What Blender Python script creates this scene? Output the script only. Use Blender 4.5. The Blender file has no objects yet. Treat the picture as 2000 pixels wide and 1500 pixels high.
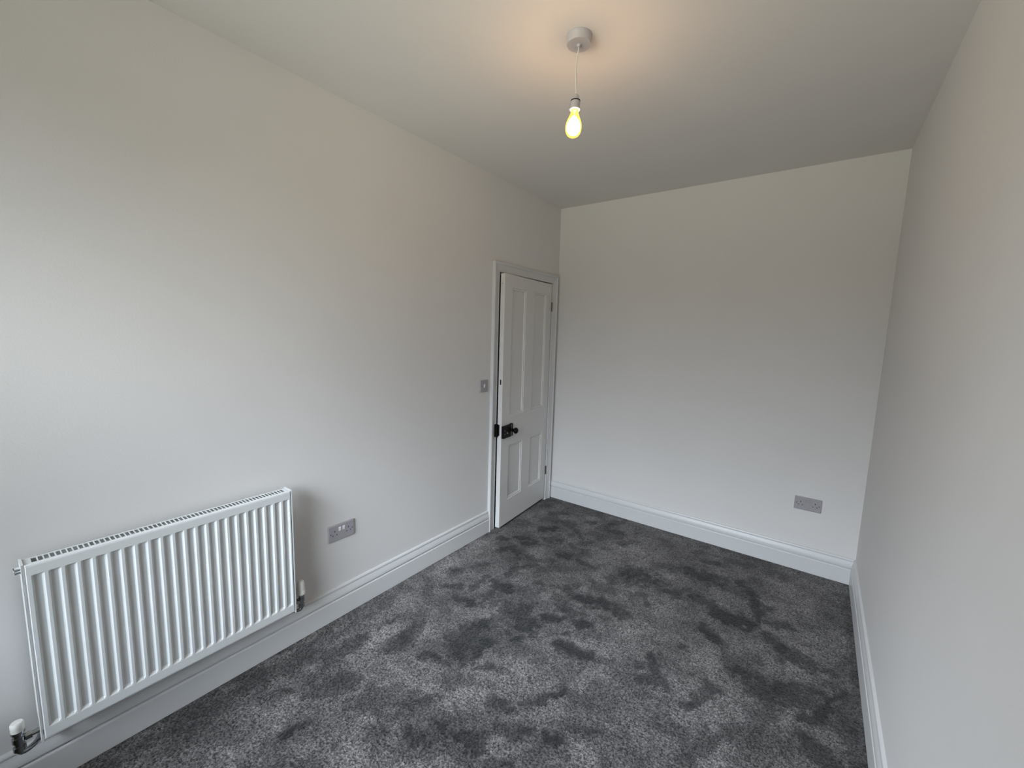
import bpy, bmesh, math, random
import numpy as np
from mathutils import Vector, Matrix

sc = bpy.context.scene
C = sc.collection
# ------------------------------------------------------------------ camera
F_PX = 815.554
cd = bpy.data.cameras.new('camera'); cam = bpy.data.objects.new('camera', cd); C.objects.link(cam)
cd.sensor_fit = 'HORIZONTAL'; cd.sensor_width = 36.0; cd.lens = F_PX / 2000 * 36.0
cd.clip_start = 0.01; cd.clip_end = 200
rt = Vector((0.80354717, 0.59458617, 0.02791487)); up = Vector((-0.09542963, 0.08239359, 0.9920204))
fw = Vector((-0.5875416, 0.79979909, -0.12294828))
M = Matrix((rt, up, -fw)).transposed().to_4x4(); M.translation = Vector((1.9257, 0.18355, 1.51678))
cam.matrix_world = M
sc.camera = cam
# ------------------------------------------------------------------ world: overcast sky outside the window
SKY = 17.0
w = bpy.data.worlds.new('world'); sc.world = w; w.use_nodes = True
nt = w.node_tree; nt.nodes.clear()
def N(nt, t, **k):
    n = nt.nodes.new(t)
    for a, b in k.items(): setattr(n, a, b)
    return n
tc = N(nt, 'ShaderNodeTexCoord'); sx = N(nt, 'ShaderNodeSeparateXYZ'); mr = N(nt, 'ShaderNodeMapRange')
mr.inputs[1].default_value = -1; mr.inputs[2].default_value = 1
cr = N(nt, 'ShaderNodeValToRGB'); bg = N(nt, 'ShaderNodeBackground'); ow = N(nt, 'ShaderNodeOutputWorld')
e = cr.color_ramp.elements
e[0].position = 0.0; e[0].color = (0.62, 0.61, 0.52, 1)           # unseen paving below the window, brightened to light the near ceiling
e[1].position = 0.525; e[1].color = (0.10, 0.097, 0.085, 1)         # houses opposite
for p_, c_ in ((0.33, (0.54, 0.53, 0.45, 1)), (0.46, (0.10, 0.097, 0.085, 1)), (0.57, (0.50, 0.53, 0.59, 1)), (0.65, (0.88, 0.94, 1.06, 1)), (0.75, (2.05, 2.2, 2.5, 1)), (0.84, (3.7, 4.0, 4.6, 1)), (1.0, (3.7, 4.1, 4.8, 1))):
    q = e.new(p_); q.color = c_
nt.links.new(tc.outputs['Generated'], sx.inputs[0]); nt.links.new(sx.outputs[2], mr.inputs[0])
nt.links.new(mr.outputs[0], cr.inputs[0]); nt.links.new(cr.outputs[0], bg.inputs[0]); bg.inputs[1].default_value = SKY
nt.links.new(bg.outputs[0], ow.inputs[0])
# ------------------------------------------------------------------ room sizes (metres)
W, L, H, Y0 = 2.2233, 3.4546, 2.5869, -0.70
WX0, WX1, WZ0, WZ1 = 0.20, 1.78, 0.62, 2.42          # window opening in the back wall
DY0, DY1, DZ = 2.602, 3.356, 1.950                   # door opening in the left wall
# window daylight: a portal only guides the sampling of the sky through the real opening
pl = bpy.data.lights.new('window_portal', 'AREA'); pl.shape = 'RECTANGLE'; pl.size = WX1-WX0+.3; pl.size_y = WZ1-WZ0+.3
po = bpy.data.objects.new('window_portal', pl); C.objects.link(po)
po.location = ((WX0+WX1)/2, Y0-0.19, (WZ0+WZ1)/2); po.rotation_euler = (math.radians(90), 0, 0)
pl.cycles.is_portal = True
BULB = 135.0
# ------------------------------------------------------------------ exposure
vs = sc.view_settings; vs.view_transform = 'Standard'; vs.look = 'None'; vs.exposure = 0.0; vs.gamma = 1.0; vs.use_curve_mapping = False
sc.cycles.max_bounces = 12; sc.cycles.diffuse_bounces = 8; sc.cycles.transparent_max_bounces = 16
sc.cycles.caustics_reflective = False; sc.cycles.caustics_refractive = False
sc.cycles.use_denoising = True; sc.cycles.denoiser = 'OPENIMAGEDENOISE'; sc.cycles.denoising_input_passes = 'RGB_ALBEDO_NORMAL'
# ------------------------------------------------------------------ materials
def mat(name, col, rough=0.6, metal=0.0, bump=0.0, scale=200.0, dist=0.001, var=0.0, vscale=3.0, coat=0.0):
    m = bpy.data.materials.new(name); m.use_nodes = True; t = m.node_tree
    b = t.nodes['Principled BSDF']; b.inputs['Base Color'].default_value = (*col, 1); b.inputs['Roughness'].default_value = rough
    b.inputs['Metallic'].default_value = metal
    if coat: b.inputs['Coat Weight'].default_value = coat
    g = N(t, 'ShaderNodeNewGeometry')
    if bump:
        n = N(t, 'ShaderNodeTexNoise'); n.inputs['Scale'].default_value = scale; n.inputs['Detail'].default_value = 4
        bp = N(t, 'ShaderNodeBump'); bp.inputs['Strength'].default_value = bump; bp.inputs['Distance'].default_value = dist
        t.links.new(g.outputs['Position'], n.inputs['Vector']); t.links.new(n.outputs[0], bp.inputs['Height'])
        t.links.new(bp.outputs[0], b.inputs['Normal'])
    if var:
        n = N(t, 'ShaderNodeTexNoise'); n.inputs['Scale'].default_value = vscale; n.inputs['Detail'].default_value = 3
        r = N(t, 'ShaderNodeValToRGB'); r.color_ramp.elements[0].color = (*[c*(1-var) for c in col], 1); r.color_ramp.elements[1].color = (*[min(1, c*(1+var)) for c in col], 1)
        r.color_ramp.elements[0].position = .3; r.color_ramp.elements[1].position = .7
        t.links.new(g.outputs['Position'], n.inputs['Vector']); t.links.new(n.outputs[0], r.inputs[0]); t.links.new(r.outputs[0], b.inputs['Base Color'])
    return m
M_WALL = mat('wall_paint', (0.70, 0.687, 0.677), 0.75, bump=0.35, scale=170, dist=0.0008, var=0.012, vscale=2.0)
M_CEIL = mat('ceiling_paint', (0.69, 0.672, 0.66), 0.9, bump=0.2, scale=150, dist=0.0006, var=0.012, vscale=2.0)
M_TRIM = mat('gloss_white_trim', (0.63, 0.635, 0.64), 0.35, bump=0.12, scale=60, dist=0.0006, var=0.01, vscale=6)
M_DOOR = mat('door_paint', (0.68, 0.675, 0.665), 0.4, bump=0.15, scale=50, dist=0.0006, var=0.015, vscale=6)
M_RAD = mat('radiator_enamel', (0.66, 0.68, 0.68), 0.38, var=0.006, vscale=10)
M_FIN = mat('convector_steel', (0.25, 0.26, 0.27), 0.5, var=0.05, vscale=30)
M_PLATE = mat('plastic_plate', (0.355, 0.34, 0.36), 0.45, var=0.02, vscale=60)
M_ROCKER = mat('plastic_rocker', (0.80, 0.80, 0.82), 0.3, var=0.01, vscale=60)
M_ROSE = mat('plastic_rose', (0.50, 0.47, 0.48), 0.4, var=0.02, vscale=60)
M_DARK = mat('dark_slot', (0.01, 0.01, 0.012), 0.8, var=0.1, vscale=50)
M_BLACK = mat('black_japanned_iron', (0.003, 0.003, 0.003), 0.5, metal=0.0, bump=0.3, scale=300, dist=0.0005, var=0.1, vscale=40)
M_BLACK.node_tree.nodes['Principled BSDF'].inputs['Specular IOR Level'].default_value = 0.15
M_BRASS = mat('worn_brass', (0.45, 0.40, 0.30), 0.4, metal=1.0, var=0.2, vscale=80)
M_STEEL = mat('aged_hinge_steel', (0.16, 0.14, 0.12), 0.45, metal=0.9, var=0.3, vscale=90)
M_CHROME = mat('chrome', (0.36, 0.37, 0.38), 0.12, metal=1.0, var=0.03, vscale=60)
M_CAP = mat('valve_cap_plastic', (0.74, 0.72, 0.68), 0.35, var=0.02, vscale=60)
M_CORD = mat('white_flex', (0.72, 0.68, 0.62), 0.5, var=0.02, vscale=60)
M_SLAB = mat('floor_boards', (0.25, 0.18, 0.12), 0.8, bump=0.2, scale=20, dist=0.001, var=0.1, vscale=5)
M_EXT = mat('outer_brick', (0.30, 0.16, 0.11), 0.9, bump=0.3, scale=40, dist=0.002, var=0.2, vscale=9)

# ------------------------------------------------------------------ mesh helpers
class MB:
    def __init__(s): s.v = []; s.f = []; s.sm = []
    def add(s, vs, fs, smooth=False):
        o = len(s.v); s.v += [tuple(v) for v in vs]
        for f in fs: s.f.append(tuple(i+o for i in f)); s.sm.append(smooth)
        return s
    def box(s, a, b):
        x0, y0, z0 = a; x1, y1, z1 = b
        return s.add([(x0,y0,z0),(x1,y0,z0),(x1,y1,z0),(x0,y1,z0),(x0,y0,z1),(x1,y0,z1),(x1,y1,z1),(x0,y1,z1)],
                     [(0,3,2,1),(4,5,6,7),(0,1,5,4),(1,2,6,5),(2,3,7,6),(3,0,4,7)])
    def lathe(s, prof, c, axis='z', n=32, caps=True):
        vs = []; m = len(prof)
        for (r, h) in prof:
            for k in range(n):
                a = 2*math.pi*k/n; p = (r*math.cos(a), r*math.sin(a), h)
                if axis == 'x': p = (p[2], p[0], p[1])
                if axis == 'y': p = (p[1], p[2], p[0])
                vs.append((c[0]+p[0], c[1]+p[1], c[2]+p[2]))
        fs = [(i*n+k, i*n+(k+1) % n, (i+1)*n+(k+1) % n, (i+1)*n+k) for i in range(m-1) for k in range(n)]
        s.add(vs, fs, True)
        if caps:
            o = len(s.v)-len(vs)
            s.f.append(tuple(o+k for k in reversed(range(n)))); s.sm.append(False)
            s.f.append(tuple(o+(m-1)*n+k for k in range(n))); s.sm.append(False)
        return s
    def tube(s, pts, r, n=12):
        pts = [Vector(p) for p in pts]; vs = []; u = None
        for i, p in enumerate(pts):
            d = (pts[min(i+1, len(pts)-1)]-pts[max(i-1, 0)]).normalized()
            if u is None: u = d.orthogonal().normalized()
            u = (u-d*u.dot(d)).normalized(); v = d.cross(u)
            vs += [p+(u*math.cos(2*math.pi*k/n)+v*math.sin(2*math.pi*k/n))*r for k in range(n)]
        m = len(pts)
        s.add(vs, [(i*n+k, i*n+(k+1) % n, (i+1)*n+(k+1) % n, (i+1)*n+k) for i in range(m-1) for k in range(n)], True)
        o = len(s.v)-len(vs)
        s.f.append(tuple(o+k for k in reversed(range(n)))); s.f.append(tuple(o+(m-1)*n+k for k in range(n))); s.sm += [False, False]
        return s
    def rings(s, rings, closed=False, smooth=False, cap=True):
        """loft: each ring is a list of points with equal count, closed profile"""
        n = len(rings[0]); vs = [p for r in rings for p in r]; m = len(rings)
        fs = [(i*n+k, i*n+(k+1) % n, ((i+1) % m)*n+(k+1) % n, ((i+1) % m)*n+k) for i in range(m if closed else m-1) for k in range(n)]
        o = len(s.v); s.add(vs, fs, smooth)
        if cap and not closed:
            s.f.append(tuple(o+k for k in reversed(range(n)))); s.f.append(tuple(o+(m-1)*n+k for k in range(n))); s.sm += [False, False]
        return s
    def build(s, name, m, parent=None, bevel=0.0, seg=2, xf=None):
        me = bpy.data.meshes.new(name); vs = s.v
        if xf is not None: vs = [tuple(xf @ Vector(v)) for v in vs]
        me.from_pydata(vs, [], s.f)
        bm = bmesh.new(); bm.from_mesh(me); bmesh.ops.recalc_face_normals(bm, faces=bm.faces[:]); bm.to_mesh(me); bm.free()
        me.materials.append(m); me.update()
        if any(s.sm): me.set_sharp_from_angle(angle=math.radians(33))
        for p, q in zip(me.polygons, s.sm): p.use_smooth = q
        o = bpy.data.objects.new(name, me); C.objects.link(o)
        if parent is not None: o.parent = parent
        if bevel:
            b = o.modifiers.new('bevel', 'BEVEL'); b.width = bevel; b.segments = seg; b.limit_method = 'ANGLE'; b.angle_limit = math.radians(40)
            b.harden_normals = False
        return o
def tag(o, label=None, cat=None, group=None, kind=None):
    if label: o['label'] = label
    if cat: o['category'] = cat
    if group: o['group'] = group
    if kind: o['kind'] = kind
    return o
def empty(name, loc, label, cat, group=None, kind=None):
    o = bpy.data.objects.new(name, None); C.objects.link(o); o.location = loc; o.empty_display_size = .05
    return tag(o, label, cat, group, kind)
def inv(e):  # children are modelled in world coordinates and shifted to the empty
    return Matrix.Translation(-Vector(e.location))

# ------------------------------------------------------------------ room shell
T = 0.12
def S(o, label, cat): return tag(o, label, cat, kind='structure')
S(MB().box((-1.1, Y0-.3, -.12), (W+.3, L+.3, -.012)).build('floor', M_SLAB), 'boarded floor under the grey fitted carpet', 'floor')
S(MB().box((-T, Y0-.3, H), (W+T, L+T, H+.1)).build('ceiling', M_CEIL), 'plain white painted ceiling around the hanging bulb', 'ceiling')
S(MB().box((-T, Y0, -.012), (0, DY0, H)).box((-T, DY0, DZ), (0, DY1, H)).box((-T, DY1, -.012), (0, L, H)).build('wall_left', M_WALL),
  'off white painted left wall holding the radiator and the door', 'wall')
S(MB().box((-T, L, -.012), (W+T, L+T, H)).build('wall_far', M_WALL), 'off white painted far wall with one double socket low down', 'wall')
S(MB().box((W, Y0, -.012), (W+T, L, H)).build('wall_right', M_WALL), 'bare off white painted right wall without fittings', 'wall')
BW = .15
S(MB().box((-T, Y0-BW, -.012), (WX0, Y0, H)).box((WX1, Y0-BW, -.012), (W+T, Y0, H)).box((WX0, Y0-BW, -.012), (WX1, Y0, WZ0)).box((WX0, Y0-BW, WZ1), (WX1, Y0, H)).build('wall_back', M_WALL),
  'off white wall with the sash window behind the viewer', 'wall')
# unseen landing behind the door, added to keep sky light from leaking in
S(MB().box((-1.1, DY0-.5, -.012), (-1.0, L+T, H)).box((-1.0, DY0-.6, -.012), (-T, DY0-.5, H)).box((-1.0, L, -.012), (-T, L+T, H)).box((-1.1, DY0-.6, 2.4), (-T, L+T, 2.5)).build('wall_landing', M_WALL),
  'unlit landing walls added beyond the door to stop light leaking in', 'wall')

# ------------------------------------------------------------------ skirting boards
PR = [(0,0),(.019,0),(.019,.0965),(.0180,.1000),(.0155,.1028),(.0080,.1042),(.0075,.1060),(.0080,.1092),(.0168,.1108),(.0176,.1125),(.0178,.1150),(.0172,.122),(.0155,.130),(.0130,.138),(.0105,.145),(.0092,.150),(.0098,.1525),(.0108,.155),(.0108,.159),(.0092,.163),(.0060,.1665),(0,.168)]
def skirt(name, pts, label):
    """pts: list of (point on wall line, mitre direction scaled so that offset d*dir stays parallel)"""
    mb = MB(); mb.rings([[(p[0]+d*n[0], p[1]+d*n[1], z) for d, z in PR] for p, n in pts])
    o = mb.build(name, M_TRIM); return S(o, label, 'skirting board')
skirt('baseboard_left', [((0, Y0), (1, 1)), ((0, 2.536), (1, 0))], 'white moulded skirting board on the left wall under the radiator')
skirt('baseboard_far', [((0.0, L), (0, -1)), ((W, L), (-1, -1))], 'white moulded skirting board along the far wall')
skirt('baseboard_right', [((W, L), (-1, -1)), ((W, Y0), (-1, 1))], 'white moulded skirting board along the bare right wall')
skirt('baseboard_back', [((W, Y0), (-1, 1)), ((0, Y0), (1, 1))], 'white moulded skirting board below the sash window')

# ------------------------------------------------------------------ carpet
STROKES = [(1.087,2.662,1.138,2.704,0.074,0.90),(0.983,2.275,1.060,2.301,0.044,0.90),(0.901,2.122,0.973,2.108,0.042,0.70),(0.872,1.964,0.924,2.026,0.026,0.70),(1.017,2.054,1.062,2.066,0.033,0.90),(1.122,2.316,1.201,2.253,0.029,0.70),(1.219,2.526,1.292,2.435,0.026,0.50),(0.668,1.907,0.820,1.862,0.073,0.65),(0.616,1.614,0.684,1.754,0.061,0.65),(0.754,2.043,0.781,1.932,0.028,0.60),(0.472,2.052,0.568,2.064,0.036,0.80),(0.501,1.978,0.534,1.855,0.022,0.60),(0.377,2.078,0.396,1.937,0.020,0.60),(0.255,1.843,0.311,1.908,0.020,0.60),(0.371,1.811,0.466,1.829,0.033,0.70),(0.149,2.002,0.211,2.023,0.022,0.50),(0.136,2.496,0.199,2.538,0.022,0.70),(0.227,2.602,0.294,2.627,0.022,0.80),(0.327,2.566,0.383,2.602,0.037,0.80),(0.432,2.720,0.503,2.770,0.038,0.70),(0.300,2.843,0.377,2.885,0.035,0.80),(0.377,3.046,0.449,3.059,0.043,0.70),(0.475,3.012,0.625,2.901,0.023,0.60),(0.216,3.138,0.296,3.205,0.034,0.60),(0.611,2.598,0.667,2.627,0.025,0.90),(0.667,2.836,0.688,2.893,0.032,0.60),(0.619,2.768,0.746,2.718,0.030,0.50),(0.730,2.620,0.864,2.593,0.023,0.60),(0.248,2.371,0.283,2.445,0.025,0.60),(0.305,2.463,0.365,2.423,0.029,0.70),(0.406,2.397,0.501,2.424,0.033,0.70),(0.533,2.425,0.600,2.513,0.019,0.50),(0.464,2.259,0.522,2.368,0.031,0.50),(0.467,2.172,0.481,2.235,0.021,0.50),(0.257,2.144,0.297,2.200,0.016,0.60),(0.826,2.285,0.860,2.268,0.032,0.60),(0.653,2.212,0.696,2.232,0.016,0.40),(0.740,2.249,0.777,2.265,0.012,0.50),(0.855,2.348,0.865,2.356,0.020,0.50),(0.988,2.403,1.045,2.437,0.031,0.30),(0.522,3.168,0.575,3.200,0.022,0.50),(0.667,3.194,0.759,3.390,0.037,0.40),(0.727,3.154,0.825,3.170,0.029,0.50),(0.881,3.032,0.964,3.121,0.032,0.40),(0.076,3.212,0.140,3.238,0.028,0.40),(1.384,2.947,1.549,2.958,0.061,0.70),(1.439,3.158,1.502,3.168,0.024,0.70),(1.659,3.027,1.729,2.937,0.029,0.70),(1.729,2.937,1.791,2.709,0.025,0.80),(1.797,2.841,1.829,2.849,0.026,0.60),(1.470,2.679,1.619,2.642,0.036,0.70),(1.612,2.609,1.724,2.619,0.055,0.90),(1.565,2.457,1.626,2.396,0.029,0.70),(1.325,2.643,1.423,2.722,0.023,0.50),(1.835,2.693,1.926,2.730,0.026,0.60),(1.834,2.584,1.916,2.516,0.028,0.70),(1.929,2.492,1.979,2.523,0.046,0.90),(1.757,2.222,1.837,2.238,0.031,0.70),(1.861,2.188,1.971,2.241,0.064,0.80),(1.979,2.280,2.060,2.312,0.039,0.80),(2.061,2.173,2.151,2.399,0.018,0.90),(2.011,2.134,2.086,2.193,0.027,0.80),(2.020,2.495,2.098,2.492,0.027,0.50),(1.605,1.890,1.673,2.040,0.032,0.70),(1.397,2.083,1.474,1.970,0.022,0.70),(1.430,1.917,1.492,1.949,0.030,0.70),(1.492,1.949,1.522,1.921,0.015,0.60),(1.381,1.982,1.387,1.986,0.019,0.50),(1.497,2.217,1.524,2.238,0.018,0.50),(1.628,1.726,1.710,1.815,0.028,0.40),(1.662,1.631,1.785,1.901,0.028,0.60),(1.837,1.850,1.877,2.029,0.042,0.40),(2.031,1.989,2.100,1.971,0.042,0.70),(2.189,3.185,2.199,2.072,0.021,0.40),(2.151,2.399,2.181,2.012,0.039,0.50),(0.549,1.547,0.586,1.554,0.018,0.80),(0.387,1.353,0.416,1.464,0.048,0.60),(0.645,1.528,0.725,1.724,0.065,0.65),(0.558,1.405,0.686,1.436,0.024,0.70),(0.840,1.756,0.860,1.781,0.030,0.60),(1.049,1.861,1.157,1.893,0.036,0.90),(1.008,1.950,1.016,1.956,0.019,0.60),(1.093,1.994,1.134,2.026,0.038,0.40),(1.030,1.602,1.053,1.576,0.012,0.60),(1.080,1.487,1.130,1.526,0.016,0.70),(1.121,1.541,1.171,1.645,0.014,0.80),(0.969,1.406,1.056,1.430,0.022,0.70),(1.079,1.349,1.147,1.389,0.033,0.60),(1.229,1.419,1.273,1.435,0.023,0.70),(1.273,1.506,1.314,1.512,0.017,0.50),(1.343,1.542,1.387,1.563,0.016,0.60),(0.816,1.105,0.915,1.195,0.038,0.60),(0.998,1.234,1.055,1.241,0.047,0.80),(1.133,1.219,1.174,1.240,0.029,0.70),(0.565,1.089,0.661,1.180,0.058,0.60),(0.670,1.070,0.680,1.078,0.042,0.50),(0.717,1.209,0.750,1.240,0.017,0.50),(0.804,1.514,0.859,1.558,0.021,0.50),(0.763,1.375,0.912,1.475,0.029,0.30),(0.086,0.521,0.113,0.986,0.044,0.40),(0.128,0.979,0.090,1.195,0.033,0.45),(0.242,1.108,0.239,1.269,0.039,0.60),(0.446,0.828,0.461,0.879,0.024,0.70),(0.347,0.980,0.417,1.101,0.042,0.60),(0.234,0.908,0.280,0.928,0.014,0.60),(0.297,1.315,0.312,1.442,0.048,-1.00),(0.645,1.247,0.694,1.319,0.052,-0.50),(0.819,1.289,0.861,1.337,0.036,-0.50),(0.213,1.028,0.274,1.192,0.037,-0.60),(0.116,1.129,0.086,1.310,0.018,-0.60),(0.158,0.800,0.273,0.830,0.021,-0.30),(0.320,0.810,0.330,0.967,0.018,-0.50),(0.368,0.670,0.395,0.815,0.027,-0.50),(0.601,1.030,0.666,1.054,0.016,-0.50),(0.581,0.836,0.627,0.849,0.036,-0.30),(0.076,2.020,0.082,2.373,0.068,-0.40),(0.201,1.479,0.135,1.917,0.060,-0.40),(0.893,2.688,0.924,2.972,0.124,-0.30),(1.556,1.807,1.613,1.822,0.067,-0.20),(0.842,2.420,1.007,2.590,0.060,-0.20),(0.775,2.107,0.845,2.105,0.044,-0.30),(0.472,1.455,0.445,1.548,0.030,-0.40)]  # pressed pile marks, plus pale strokes painting a lit band by left wall
def vnoise(x, y, s, seed):
    rs = np.random.RandomState(seed); g = rs.rand(256, 256)
    u = x*s+40; v = y*s+40; i = np.floor(u).astype(int); j = np.floor(v).astype(int); fu = u-i; fv = v-j
    fu = fu*fu*(3-2*fu); fv = fv*fv*(3-2*fv); i %= 255; j %= 255
    return (g[i, j]*(1-fu)+g[i+1, j]*fu)*(1-fv)+(g[i, j+1]*(1-fu)+g[i+1, j+1]*fu)*fv
def fbm(x, y, s, seed, o=4):
    r = 0; a = .5; t = 0
    for k in range(o): r = r+a*vnoise(x, y, s*2**k, seed+k); t += a; a *= .55
    return r/t-.5
st = 0.0036
nx, ny = int(W/st)+1, int((L-Y0)/st)+1
X, Y = np.meshgrid(np.linspace(0.002, W-0.002, nx), np.linspace(Y0+.002, L-0.002, ny), indexing='ij')
wx = X+.040*fbm(X, Y, 8, 11)+.045*fbm(X, Y, 26, 21); wy = Y+.040*fbm(X, Y, 8, 31)+.045*fbm(X, Y, 26, 41)
mott = fbm(wx, wy, 11.0, 91, 3)
nap = 0.60+0.30*fbm(wx, wy, 3.0, 51)+.40*fbm(wx*1.0, wy*.8, 8.0, 61)-.22/(1+np.exp(-(mott-.13)*38))+.10/(1+np.exp((mott+.13)*40))
edge = fbm(X, Y, 34, 71, 3)
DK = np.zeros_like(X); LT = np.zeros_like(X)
for (x0, y0, x1, y1, r, k) in STROKES:
    dx, dy = x1-x0, y1-y0; l2 = dx*dx+dy*dy+1e-9
    m = (np.abs(wx-(x0+x1)/2) < abs(dx)/2+3*r+.05) & (np.abs(wy-(y0+y1)/2) < abs(dy)/2+3*r+.05)
    t = np.clip(((wx[m]-x0)*dx+(wy[m]-y0)*dy)/l2, 0, 1)
    d = np.hypot(wx[m]-x0-t*dx, wy[m]-y0-t*dy)/r
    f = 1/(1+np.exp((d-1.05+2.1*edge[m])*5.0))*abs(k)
    if k > 0: DK[m] = np.maximum(DK[m], f)
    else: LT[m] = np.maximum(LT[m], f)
nap = np.clip(nap-.66*DK+.38*LT, 0, 1)  # nap also carries the lit band painted along the left wall
rs = np.random.RandomState(5)
tuft = rs.rand(nx, ny)
tuft = .85*tuft+.15*(np.roll(tuft, 1, 0)+np.roll(tuft, 1, 1))/2
Z = -.003+.006*(tuft-.5)+.003*fbm(X, Y, 60, 81, 2)
co = np.stack([X+.0012*(rs.rand(nx, ny)-.5), Y+.0012*(rs.rand(nx, ny)-.5), Z], -1).reshape(-1, 3).astype(np.float32)
ii, jj = np.meshgrid(np.arange(nx-1), np.arange(ny-1), indexing='ij'); a = (ii*ny+jj).ravel()
quads = np.stack([a, a+ny, a+ny+1, a+1], -1).astype(np.int32)
me = bpy.data.meshes.new('carpet'); me.vertices.add(len(co)); me.vertices.foreach_set('co', co.ravel())
me.loops.add(quads.size); me.loops.foreach_set('vertex_index', quads.ravel())
me.polygons.add(len(quads)); me.polygons.foreach_set('loop_start', np.arange(0, quads.size, 4, dtype=np.int32))
me.polygons.foreach_set('use_smooth', np.ones(len(quads), dtype=bool))
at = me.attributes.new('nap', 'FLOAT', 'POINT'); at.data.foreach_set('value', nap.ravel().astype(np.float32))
at = me.attributes.new('tuft', 'FLOAT', 'POINT'); at.data.foreach_set('value', tuft.ravel().astype(np.float32))
me.update(calc_edges=True)
mc = bpy.data.materials.new('carpet_pile'); mc.use_nodes = True; t = mc.node_tree; b = t.nodes['Principled BSDF']
b.inputs['Roughness'].default_value = 0.95; b.inputs['Specular IOR Level'].default_value = 0.1
b.inputs['Sheen Weight'].default_value = 0.15; b.inputs['Sheen Roughness'].default_value = 0.6
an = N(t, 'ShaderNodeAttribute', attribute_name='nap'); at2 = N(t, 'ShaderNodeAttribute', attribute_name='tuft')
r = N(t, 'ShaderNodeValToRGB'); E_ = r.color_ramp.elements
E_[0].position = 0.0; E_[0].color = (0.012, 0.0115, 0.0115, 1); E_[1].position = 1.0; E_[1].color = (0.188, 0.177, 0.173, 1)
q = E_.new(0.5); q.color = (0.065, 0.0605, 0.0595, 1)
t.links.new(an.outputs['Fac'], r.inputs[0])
g = N(t, 'ShaderNodeNewGeometry'); n1 = N(t, 'ShaderNodeTexNoise'); n1.inputs['Scale'].default_value = 300; n1.inputs['Detail'].default_value = 3
t.links.new(g.outputs['Position'], n1.inputs['Vector'])
mr1 = N(t, 'ShaderNodeMapRange'); mr1.inputs[1].default_value = .3; mr1.inputs[2].default_value = .7; mr1.inputs[3].default_value = .40; mr1.inputs[4].default_value = 1.60
t.links.new(n1.outputs[0], mr1.inputs[0])
mr2 = N(t, 'ShaderNodeMapRange'); mr2.inputs[1].default_value = .15; mr2.inputs[2].default_value = .85; mr2.inputs[3].default_value = .22; mr2.inputs[4].default_value = 1.78
t.links.new(at2.outputs['Fac'], mr2.inputs[0])
mm = N(t, 'ShaderNodeMath', operation='MULTIPLY'); t.links.new(mr1.outputs[0], mm.inputs[0]); t.links.new(mr2.outputs[0], mm.inputs[1])
vm = N(t, 'ShaderNodeVectorMath', operation='SCALE'); t.links.new(r.outputs[0], vm.inputs[0]); t.links.new(mm.outputs[0], vm.inputs['Scale'])
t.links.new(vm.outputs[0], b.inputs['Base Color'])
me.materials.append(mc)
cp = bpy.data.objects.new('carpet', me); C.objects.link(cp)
tag(cp, 'mottled dark grey deep pile fitted carpet with footprints pressed in the nap', 'carpet')

# ------------------------------------------------------------------ sash window in the back wall
wn = MB(); yf = Y0-.03
def frame(mb, x0, x1, z0, z1, y0, y1, t, tb=None):
    tb = tb or t
    mb.box((x0, y0, z0), (x0+t, y1, z1)).box((x1-t, y0, z0), (x1, y1, z1)).box((x0+t, y0, z1-t), (x1-t, y1, z1)).box((x0+t, y0, z0), (x1-t, y1, z0+tb))
frame(wn, WX0, WX1, WZ0, WZ1, yf-.10, yf, .03)
win = wn.build('window_1', M_TRIM, bevel=.002); S(win, 'white wooden sash window in the wall behind the viewer', 'window')
zm = 1.42
mg = bpy.data.materials.new('window_glass'); mg.use_nodes = True; t = mg.node_tree; t.nodes.remove(t.nodes['Principled BSDF'])
tr = N(t, 'ShaderNodeBsdfTransparent'); tr.inputs[0].default_value = (.96, .98, .97, 1); gl = N(t, 'ShaderNodeBsdfGlossy'); gl.inputs['Roughness'].default_value = .0
fr = N(t, 'ShaderNodeFresnel'); fr.inputs[0].default_value = 1.45; mx = N(t, 'ShaderNodeMixShader')
t.links.new(fr.outputs[0], mx.inputs[0]); t.links.new(tr.outputs[0], mx.inputs[1]); t.links.new(gl.outputs[0], mx.inputs[2])
t.links.new(mx.outputs[0], t.nodes['Material Output'].inputs[0])
for nm, (z0, z1, dy) in {'lower_sash': (WZ0+.03, zm+.02, -.045), 'upper_sash': (zm-.02, WZ1-.03, -.09)}.items():
    s_ = MB(); frame(s_, WX0+.03, WX1-.03, z0, z1, yf+dy, yf+dy+.04, .045)
    so = s_.build(nm, M_TRIM, win, bevel=.003)
    MB().box((WX0+.075, yf+dy+.018, z0+.045), (WX1-.075, yf+dy+.022, z1-.045)).build('window_pane', mg, so)
MB().box((WX0-.06, yf, WZ0-.03), (WX1+.06, Y0+.05, WZ0)).build('window_sill', M_TRIM, win, bevel=.006)

# ------------------------------------------------------------------ door frame: architrave and lining
# architrave section: (distance from the opening, projection off the wall)
AR = [(0,0),(0,.0105),(.003,.0125),(.009,.0125),(.012,.0105),(.015,.0105),(.024,.0120),(.036,.0150),(.044,.0172),(.048,.0150),(.051,.0165),(.055,.0215),(.061,.0235),(.067,.0225),(.070,.0190),(.070,0)]
iy0, iy1, iz = 2.606, 3.352, 1.945
ar = MB()
ar.rings([[(d, iy0-a_, -.012) for a_, d in AR], [(d, iy0-a_, iz+a_) for a_, d in AR], [(d, iy1+a_, iz+a_) for a_, d in AR], [(d, iy1+a_, -.012) for a_, d in AR]])
arch = ar.build('trim_1', M_TRIM); S(arch, 'white moulded architrave around the four panelled door', 'architrave')
ln_ = MB().box((-T, DY0-.0005, -.012), (.004, DY0+.003, DZ)).box((-T, DY1-.003, -.012), (.004, DY1, DZ)).box((-T, DY0, DZ-.004), (.004, DY1, DZ))
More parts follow.
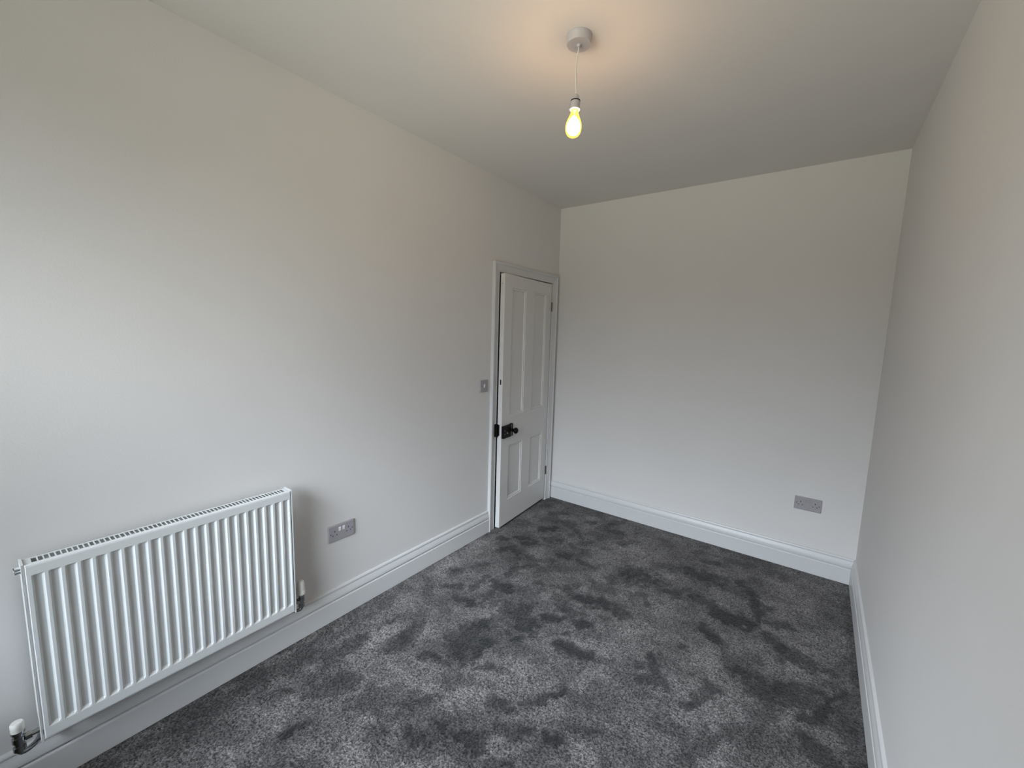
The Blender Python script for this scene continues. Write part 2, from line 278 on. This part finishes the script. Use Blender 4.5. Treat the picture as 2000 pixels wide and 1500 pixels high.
ln_.box((-.062, DY0, -.012), (-.045, DY0+.014, DZ)).box((-.062, DY1-.014, -.012), (-.045, DY1, DZ)).box((-.062, DY0, DZ-.016), (-.045, DY1, DZ))
S(ln_.build('trim_2', M_TRIM, bevel=.001), 'white door lining and stop set inside the architrave', 'door lining')

# ------------------------------------------------------------------ door leaf, ajar. local frame: u from leading edge to hinge, v out of the face, z up
PA = Vector((.060, 2.606)); PB = Vector((.004, 3.345)); tv = (PB-PA).normalized(); nv = Vector((tv.y, -tv.x)); DW = (PB-PA).length-.003
DX = Matrix(((nv.x, tv.x, 0, PA.x), (nv.y, tv.y, 0, PA.y), (0, 0, 1, 0), (0, 0, 0, 1)))   # (v,u,z) -> world
DT = .036; Z0, Z1 = .018, 1.935
def db(mb, u0, u1, v0, v1, z0, z1): return mb.box((v0, u0, z0), (v1, u1, z1))
PU = [(.100, .313), (.437, .650)]; PZ = [(.208, .652), (.878, 1.846)]
lf = MB()
us = [0, PU[0][0], PU[0][1], PU[1][0], PU[1][1], DW]; zs = [Z0, PZ[0][0], PZ[0][1], PZ[1][0], PZ[1][1], Z1]
# one solid leaf with four true recesses on the room face
def leaf_face(v, holes, flip):
    vs = [(v, u, z) for z in zs for u in us]; fs = []
    for j in range(5):
        for i in range(5):
            if holes and i in (1, 3) and j in (1, 3): continue
            f = (j*6+i, j*6+i+1, (j+1)*6+i+1, (j+1)*6+i); fs.append(f if not flip else f[::-1])
    return vs, fs
vs_, fs_ = leaf_face(0, True, True); vb, fb = leaf_face(-DT, False, False)
o_ = 36; fs_ += [tuple(k+o_ for k in f) for f in fb]; vs_ += vb
per = [0,1,2,3,4,5, 11,17,23,29,35, 34,33,32,31,30, 24,18,12,6]
for k in range(len(per)):
    p_, q_ = per[k], per[(k+1) % len(per)]; fs_.append((p_, q_, q_+36, p_+36))
RD = -.013
for j in (1, 3):
    for i in (1, 3):
        c4 = [j*6+i, j*6+i+1, (j+1)*6+i+1, (j+1)*6+i]; base = len(vs_)
        for k in c4: vs_.append((RD, vs_[k][1], vs_[k][2]))
        for k in range(4): fs_.append((c4[k], c4[(k+1) % 4], base+(k+1) % 4, base+k))
        fs_.append((base, base+1, base+2, base+3))
lf.add(vs_, fs_)
door = lf.build('door_1', M_DOOR, xf=DX); S(door, 'white four panelled door standing slightly ajar in the far left corner', 'door')
MO = [(0,0.0002),(.0035,.0002),(.006,-.0035),(.0145,-.0040),(.0175,-.0055),(.0205,-.0112),(.023,RD+.0006),(.027,RD+.0004),(.027,RD-.001),(0,RD-.001)]
for (z0, z1) in PZ:
    for (u0, u1) in PU:
        MB().add([(RD+.0012, u0+.02, z0+.02), (RD+.0012, u1-.02, z0+.02), (RD+.0012, u1-.02, z1-.02), (RD+.0012, u0+.02, z1-.02), (RD-.003, u0+.02, z0+.02), (RD-.003, u1-.02, z0+.02), (RD-.003, u1-.02, z1-.02), (RD-.003, u0+.02, z1-.02)],
                 [(0,1,2,3), (7,6,5,4), (0,4,5,1), (1,5,6,2), (2,6,7,3), (3,7,4,0)]).build('door_panel', M_DOOR, door, xf=DX)
        m_ = MB(); m_.rings([[(v, (u0+a_ if su < 0 else u1-a_), (z0+a_ if sz < 0 else z1-a_)) for a_, v in MO] for su, sz in ((-1,-1),(1,-1),(1,1),(-1,1))], closed=True)
        m_.build('panel_moulding', M_DOOR, door, xf=DX)
# latch mortice and screw hole in the leading edge: dark boxes painting their shade
lm = MB(); db(lm, -.0006, .003, -.023, -.012, 1.128, 1.166); lm.build('latch_mortice', M_DARK, door, xf=DX)
lm = MB(); db(lm, -.0006, .003, -.021, -.017, 1.862, 1.867); lm.build('screw_hole', M_DARK, door, xf=DX)
# black rim lock
LU0, LU1, LZ0, LZ1, LT_ = .000, .137, .722, .816, .021
lk = MB(); db(lk, LU0, LU1-.028, .0, LT_, LZ0, LZ1); db(lk, LU0+.002, LU0+.006, -.02, .0, LZ0+.004, LZ1-.004)
lock = lk.build('rim_lock', M_BLACK, door, bevel=.003, xf=DX); lock['label'] = 'black iron rim lock with a round black knob'
q_ = MB(); db(q_, LU1-.0255, LU1, .0, LT_-.003, LZ0+.001, LZ1+.004); q_.build('lock_end_plate', M_BLACK, lock, bevel=.002, xf=DX)
q_ = MB(); db(q_, LU1-.029, LU1-.0245, .0, LT_-.001, LZ0+.003, LZ1-.001); q_.build('lock_band', M_BRASS, lock, xf=DX)
q_ = MB()
q_.lathe([(.0095, 0), (.0095, .002), (.007, .003)], (LT_-.0005, LU0+.052, LZ0+.040), 'x', 20); q_.build('keyhole_ring', M_BRASS, lock, xf=DX)
q_ = MB(); q_.lathe([(.006, 0), (.006, .0035), (.004, .005)], (LT_-.0005, LU0+.055, LZ0+.044), 'x', 16); q_.build('keyhole_cover', M_BLACK, lock, xf=DX)
for dz in (.034, .060):
    q_ = MB(); q_.lathe([(.0035, 0), (.0032, .0012), (.0015, .002)], (LT_-.0003, LU0+.016, LZ0+dz), 'x', 12); q_.build('screw', M_BRASS, lock, xf=DX)
q_ = MB(); q_.lathe([(.0145, 0), (.0145, .004), (.008, .007), (.0075, .012), (.011, .016), (.018, .019), (.0225, .026), (.0235, .033), (.021, .041), (.014, .047), (.004, .049)], (LT_-.004, LU1-.010, LZ0+.046), 'x', 32)
q_.build('door_knob', M_BLACK, lock, xf=DX)
# strike keep on the architrave
kp = MB().box((.010, 2.581, .732), (.034, 2.602, .830)); kp.box((.034, 2.590, .742), (.044, 2.602, .826))
k_ = kp.build('lock_keep', M_BLACK, arch, bevel=.003); k_['label'] = 'black iron lock keep'
# butt hinges
for hz in (1.744, .279):
    hg = MB()
    for k in range(5): hg.lathe([(.0052, 0), (.0052, .0148)], (.0085, 3.3475, hz-.039+.0158*k), 'z', 14)
    hg.box((.002, 3.343, hz-.039), (.0055, 3.3525, hz+.039))
    h_ = hg.build('hinge', M_STEEL, door); h_['label'] = 'dark steel butt hinge'

# ------------------------------------------------------------------ radiator
RX, RX0, RY0, RY1, RZ0, RZ1 = .100, .040, .2677, 1.0383, .2197, .7938
rad = empty('radiator', (RX0, (RY0+RY1)/2, RZ0), 'white pressed steel panel radiator with vertical grooves on the left wall', 'radiator')
RI = inv(rad)
pitch = .0345; g0 = .2798; ng = 22; dep = .0082; zt, zb = .7590, .2525
ys = [RY0, RY0+.003]
prof = {RY0: -.004, RY0+.003: 0.0}
def P(y, d): ys.append(y); prof[y] = d
for k in range(ng):
    y = g0+pitch*k
    for dy_, d_ in ((-.0005, 0), (.0006, .10), (.0040, .92), (.0050, 1), (.0198, 1), (.0208, .93), (.0258, .08), (.0266, 0)): P(y+dy_, d_)
ys.append(RY1-.003); prof[RY1-.003] = 0; ys.append(RY1); prof[RY1] = -.004
ys = sorted(set(ys))
zl = [(RZ0, -.006, 0), (RZ0+.003, 0, 0), (zb-.012, 0, 0), (zb, 0, 0), (zb+.002, 0, .08), (zb+.0095, 0, .92), (zb+.011, 0, 1)]
zl += [(zb+.011+(zt-zb-.018)*k/6, 0, 1) for k in range(1, 6)]
zl += [(zt-.007, 0, 1), (zt-.0055, 0, .9), (zt-.0012, 0, .1), (zt, 0, 0), (RZ1-.008, 0, 0), (RZ1-.003, -.0012, 0), (RZ1-.0005, -.004, 0), (RZ1, -.008, 0)]
vs_ = []
for z, off, g_ in zl:
    for y in ys:
        d_ = prof[y]
        if d_ < 0: xx = RX+min(d_, off)
        else: xx = RX+off-dep*min(d_, g_)
        vs_.append((xx, y, z))
n_ = len(ys)
fs_ = [(j*n_+i, j*n_+i+1, (j+1)*n_+i+1, (j+1)*n_+i) for j in range(len(zl)-1) for i in range(n_-1)]
fp = MB().add(vs_, fs_, False).build('front_panel', M_RAD, rad, xf=RI)



fp['label'] = 'grooved white front panel'
# top grille: punched sheet with real slots
gz = RZ1-.0015; gr = MB(); gx0, gx1, s0, s1 = RX0+.002, RX-.006, .2845, 1.0225; ns = 59; sp = (s1-s0)/ns
gr.box((gx0, RY0, gz-.0015), (gx0+.008, RY1, gz)).box((gx1-.010, RY0, gz-.0015), (gx1, RY1, gz))
gr.box((gx0+.008, RY0, gz-.0015), (gx1-.010, s0, gz)).box((gx0+.008, s1, gz-.0015), (gx1-.010, RY1, gz))
for k in range(ns-1):
    c_ = s0+sp*(k+1); gr.box((gx0+.008, c_-.0017, gz-.0015), (gx1-.010, c_+.0017, gz))
gr.box((gx0, RY0, gz-.02), (gx0+.001, RY1, gz-.0015)); gr.box((gx1-.001, RY0, gz-.010), (gx1, RY1, gz-.0015))
o = gr.build('top_grille', M_RAD, rad, xf=RI); o['label'] = 'slotted white top grille'
# side panels
for nm_, ya, yb, sg in (('side_panel', RY0-.0065, RY0-.0045, 1), ('side_panel', RY1+.0022, RY1+.0075, -1)):
    sd = MB().box((RX0-.002, ya, RZ0-.010), (RX-.001, yb, RZ1+.001))
    e0, e1 = (ya, yb+.004) if sg > 0 else (ya-.003, yb)
    sd.box((RX0-.001, e0-.0003, RZ1+.0012), (RX-.002, e1+.0003, RZ1+.0026)); (sd.box((RX-.004, yb+.0002, RZ0-.010), (RX-.0013, yb+.002, RZ1-.001)) if sg > 0 else None)
    sd.build(nm_, M_RAD, rad, bevel=.0008, xf=RI)
# punched fixing lug at the window end
lg = MB(); frame_b = lambda x0, x1, z0, z1: lg.box((x0, .2480, z0), (x1, .2612, z1))
frame_b(.078, .090, .7845, .7865); frame_b(.078, .090, .7755, .7775); frame_b(.078, .090, .7665, .7685)
lg.box((.078, .2480, .7665), (.090, .2496, .7865)); lg.box((.078, .2480, .7675), (.0795, .2612, .7855))
lg.build('fixing_lug', M_RAD, rad, xf=RI)
# convector fins behind the panel
zz = MB(); pts = []; y = RY0+.02; k = 0
while y < RY1-.02: pts.append((RX0+.012 if k % 4 < 2 else RX-.016, y)); y += (.009 if k % 2 else .003); k += 1
vs_ = [(x, yy, z) for z in (RZ0+.05, RZ1-.055) for x, yy in pts]; m_ = len(pts)
zz.add(vs_, [(i, i+1, m_+i+1, m_+i) for i in range(m_-1)])
zz.build('convector_fins', M_FIN, rad, xf=RI)
for yb_ in (RY0+.12, RY1-.12):
    MB().box((0.0012, yb_-.018, RZ0+.06), (.004, yb_+.018, RZ1-.05)).box((0.0012, yb_-.018, RZ0+.10), (RX-.016, yb_-.015, RZ0+.15)).box((0.0012, yb_-.018, RZ1-.14), (RX-.016, yb_-.015, RZ1-.09)).build('wall_bracket', M_RAD, rad, xf=RI)
# bottom edge return
MB().box((RX-.012, RY0, RZ0-.001), (RX-.001, RY1, RZ0+.001)).build('bottom_flange', M_RAD, rad, xf=RI)
# valves
def valve(yc, sgn, cap_prof, zt_, name, lab):
    xv = .066; zc = RZ0+.018
    vb_ = MB()
    vb_.lathe([(.0100, -.034), (.0140, -.033), (.0140, -.020), (.0110, -.019), (.0110, -.006), (.0145, -.005), (.0145, .010), (.0115, .011), (.0115, .022), (.0150, .023), (.0150, .031)], (xv, yc, zc), 'z', 6 if False else 20)
    h0, h1 = (yc, yc+.045) if sgn > 0 else (yc-.045, yc)
    vb_.lathe([(.0075, h0-yc), (.0075, h1-yc)], (xv, yc, zc), 'y', 18)
    a0 = .013*sgn; a1 = .027*sgn
    vb_.lathe([(.0125, min(a0, a1)), (.0125, max(a0, a1))], (xv, yc, zc), 'y', 6)
    # elbow and tail to the wall
    pp = [(xv, yc, zc-.030), (xv, yc, zc-.040), (xv-.001, yc+.003*sgn, zc-.045), (xv-.003, yc+.009*sgn, zc-.048), (xv-.007, yc+.018*sgn, zc-.049), (xv-.015, yc+.028*sgn, zc-.050), (xv-.028, yc+.038*sgn, zc-.050), (xv-.042, yc+.044*sgn, zc-.050), (.0105, yc+.047*sgn, zc-.050)]
    v_ = vb_.build(name, M_CHROME, rad, xf=RI); v_['label'] = lab
    MB().tube(pp, .0078, 16).build('pipe_elbow', M_CHROME, v_, xf=RI)
    MB().lathe(cap_prof, (xv, yc, zt_), 'z', 28).build('valve_cap', M_CAP, v_, xf=RI)
valve(.2185, 1, [(.0135, 0), (.0145, .002), (.0145, .018), (.0150, .020), (.0150, .030), (.0125, .035), (.004, .036)], .262, 'lockshield_valve', 'chrome valve with a short white cap at the window end')
valve(1.0850, -1, [(.0165, 0), (.0190, .003), (.0190, .021), (.0178, .023), (.0185, .027), (.0165, .050), (.0140, .062), (.0100, .067), (.003, .068)], .266, 'thermostatic_valve', 'chrome valve with a tall white thermostat head')

# ------------------------------------------------------------------ sockets and switch (built facing +x, plate local: u along wall, z up)
def plate(mb, wd, ht, t=.009, r=.004, c=.0036):
    """rounded plate with chamfered rim"""
    def ring(d, x, rr):
        out = []
        for (cu, cz, a0) in ((wd-rr-d, ht-rr-d, 0), (rr+d, ht-rr-d, 90), (rr+d, rr+d, 180), (wd-rr-d, rr+d, 270)):
            for k in range(5):
                a_ = math.radians(a0+90*k/4); out.append((x, cu+rr*math.cos(a_), cz+rr*math.sin(a_)))
        return out
    mb.rings([ring(0, 0, r), ring(0, t-c, r), ring(c*.15, t-c*.7, r), ring(c, t, r)]); return mb
def double_socket(loc, rz, label, dirn):
    e_ = empty('double_socket', loc, label, 'socket', 'double plug sockets'); e_.rotation_euler = (0, 0, rz)
    plate(MB(), .146, .086).build('face_plate', M_PLATE, e_)
    for k, u in enumerate((.056, .078)):
        sw = MB(); t_ = .009
        sw.add([(t_-.001, u, .050), (t_-.001, u+.0115, .050), (t_-.001, u+.0115, .071), (t_-.001, u, .071), (t_+.001, u, .050), (t_+.001, u+.0115, .050), (t_+.0040, u+.0115, .069), (t_+.0040, u, .069)],
               [(3,2,1,0), (4,5,6,7), (0,1,5,4), (1,2,6,5), (2,3,7,6), (3,0,4,7)])
        s_ = sw.build('rocker_switch', M_ROCKER if dirn > 0 else M_PLATE, e_)
    for u in (.0345, .1115):
        for (du, z, a_, b_) in ((0, .054, .0020, .0040), (-.011, .034, .0033, .0020), (.011, .034, .0033, .0020)):
            MB().box((.0082, u+du-a_, z-b_), (.0092, u+du+a_, z+b_)).build('pin_slot', M_DARK, e_)  # solid dark box paints the shade inside each pin hole
    for u in (.0127, .1333): MB().lathe([(.0030, 0), (.0026, .0006)], (.0088, u, .043), 'x', 14).build('fixing_screw', M_DARK, e_)
    return e_
double_socket((0, 1.2599, .4218), 0, 'double plug socket low on the left wall beside the radiator', 1)
double_socket((1.8777, L, .4122), -math.pi/2, 'double plug socket low on the far wall near the right corner', -1)
e_ = empty('light_switch', (0, 2.416, 1.0865), 'small square light switch on the left wall beside the door', 'switch')
plate(MB(), .086, .086).build('face_plate', M_PLATE, e_)
MB().add([(.008, .0375, .031), (.008, .0485, .031), (.008, .0485, .055), (.008, .0375, .055), (.0105, .0375, .031), (.0105, .0485, .031), (.0135, .0485, .053), (.0135, .0375, .053)],
         [(3,2,1,0), (4,5,6,7), (0,1,5,4), (1,2,6,5), (2,3,7,6), (3,0,4,7)]).build('rocker_switch', M_ROCKER, e_)
for u in (.0127, .0733): MB().lathe([(.0030, 0), (.0026, .0006)], (.0088, u, .043), 'x', 14).build('fixing_screw', M_STEEL, e_)

# ------------------------------------------------------------------ pendant light
PX, PY = 1.1140, 1.6401
pen = empty('pendant_light', (PX, PY, H), 'bare glowing filament bulb hanging on a short white cord from the ceiling', 'light')
PI_ = inv(pen)
MB().lathe([(.0455, 0), (.0455, -.004), (.0448, -.005), (.0435, -.0285), (.0425, -.0305), (.0100, -.0305), (.0085, -.0315), (.0060, -.0375), (.0040, -.0385)], (PX, PY, H), 'z', 48).build('ceiling_rose', M_ROSE, pen, xf=PI_)
# lamp holder and bulb hang with a slight tilt
hx, hy, hz_ = 1.1116, 1.6388, 2.392
TI = Matrix.Translation((hx, hy, hz_)) @ Matrix.Rotation(math.radians(2.2), 4, Vector((-.49, .87, 0)))
LH = PI_ @ TI
cpts = []
for k in range(25):
    s_ = k/24; z = (H-.034)*(1-s_)+(hz_-.002)*s_
    off = -.0055*math.sin(math.pi*s_)**1.3
    cpts.append((PX+(hx-PX)*s_+off*.8, PY+(hy-PY)*s_+off*.6, z))
MB().tube(cpts, .0024, 12).build('cord', M_CORD, pen, xf=PI_)
hol = MB().lathe([(.0042, 0), (.0070, -.002), (.0105, -.006), (.0130, -.012), (.0150, -.022), (.0160, -.0225)], (0, 0, 0), 'z', 36).build('lamp_holder', M_ROSE, pen, xf=LH)
MB().lathe([(.0172, -.0225), (.0176, -.0245), (.0172, -.0262)], (0, 0, 0), 'z', 36).build('holder_ring', M_BLACK, hol, xf=LH)
MB().lathe([(.0165, -.026), (.0172, -.028), (.0172, -.050), (.0190, -.051), (.0190, -.054), (.0170, -.056)], (0, 0, 0), 'z', 36).build('holder_skirt', M_ROSE, hol, xf=LH)
bm_ = bpy.data.materials.new('bulb_glass'); bm_.use_nodes = True; t = bm_.node_tree; t.nodes.remove(t.nodes['Principled BSDF'])
tr = N(t, 'ShaderNodeBsdfTransparent'); em = N(t, 'ShaderNodeEmission'); em.inputs[0].default_value = (1.0, .66, .10, 1); em.inputs[1].default_value = 0.85
tr.inputs[0].default_value = (.8, .74, .55, 1)
ad = N(t, 'ShaderNodeAddShader'); t.links.new(tr.outputs[0], ad.inputs[0]); t.links.new(em.outputs[0], ad.inputs[1]); t.links.new(ad.outputs[0], t.nodes['Material Output'].inputs[0])
fm = bpy.data.materials.new('glowing_filament'); fm.use_nodes = True; t = fm.node_tree; t.nodes.remove(t.nodes['Principled BSDF'])
em = N(t, 'ShaderNodeEmission'); em.inputs[0].default_value = (1.0, .65, .47, 1); em.inputs[1].default_value = BULB
t.links.new(em.outputs[0], t.nodes['Material Output'].inputs[0])
bp_ = [(.0125, -.052), (.0130, -.060), (.0150, -.068), (.0185, -.077), (.0235, -.088), (.0275, -.099), (.0297, -.110), (.0300, -.118), (.0290, -.127), (.0260, -.136), (.0205, -.1435), (.0120, -.1485), (.003, -.1505)]
blb = MB().lathe(bp_, (0, 0, 0), 'z', 40, caps=False).build('bulb', bm_, pen, xf=LH); blb['label'] = 'glowing pear shaped glass bulb'
blb.visible_shadow = True
MB().lathe([(.002, -.074), (.008, -.080), (.016, -.090), (.0222, -.101), (.0248, -.113), (.0235, -.125), (.0180, -.135), (.009, -.1405), (.001, -.1415)], (0, 0, 0), 'z', 28).build('glowing_filament', fm, blb, xf=LH)
MB().lathe([(.0125, -.050), (.0125, -.060), (.008, -.064), (.003, -.078)], (0, 0, 0), 'z', 24).build('bulb_cap', M_BRASS, blb, xf=LH)
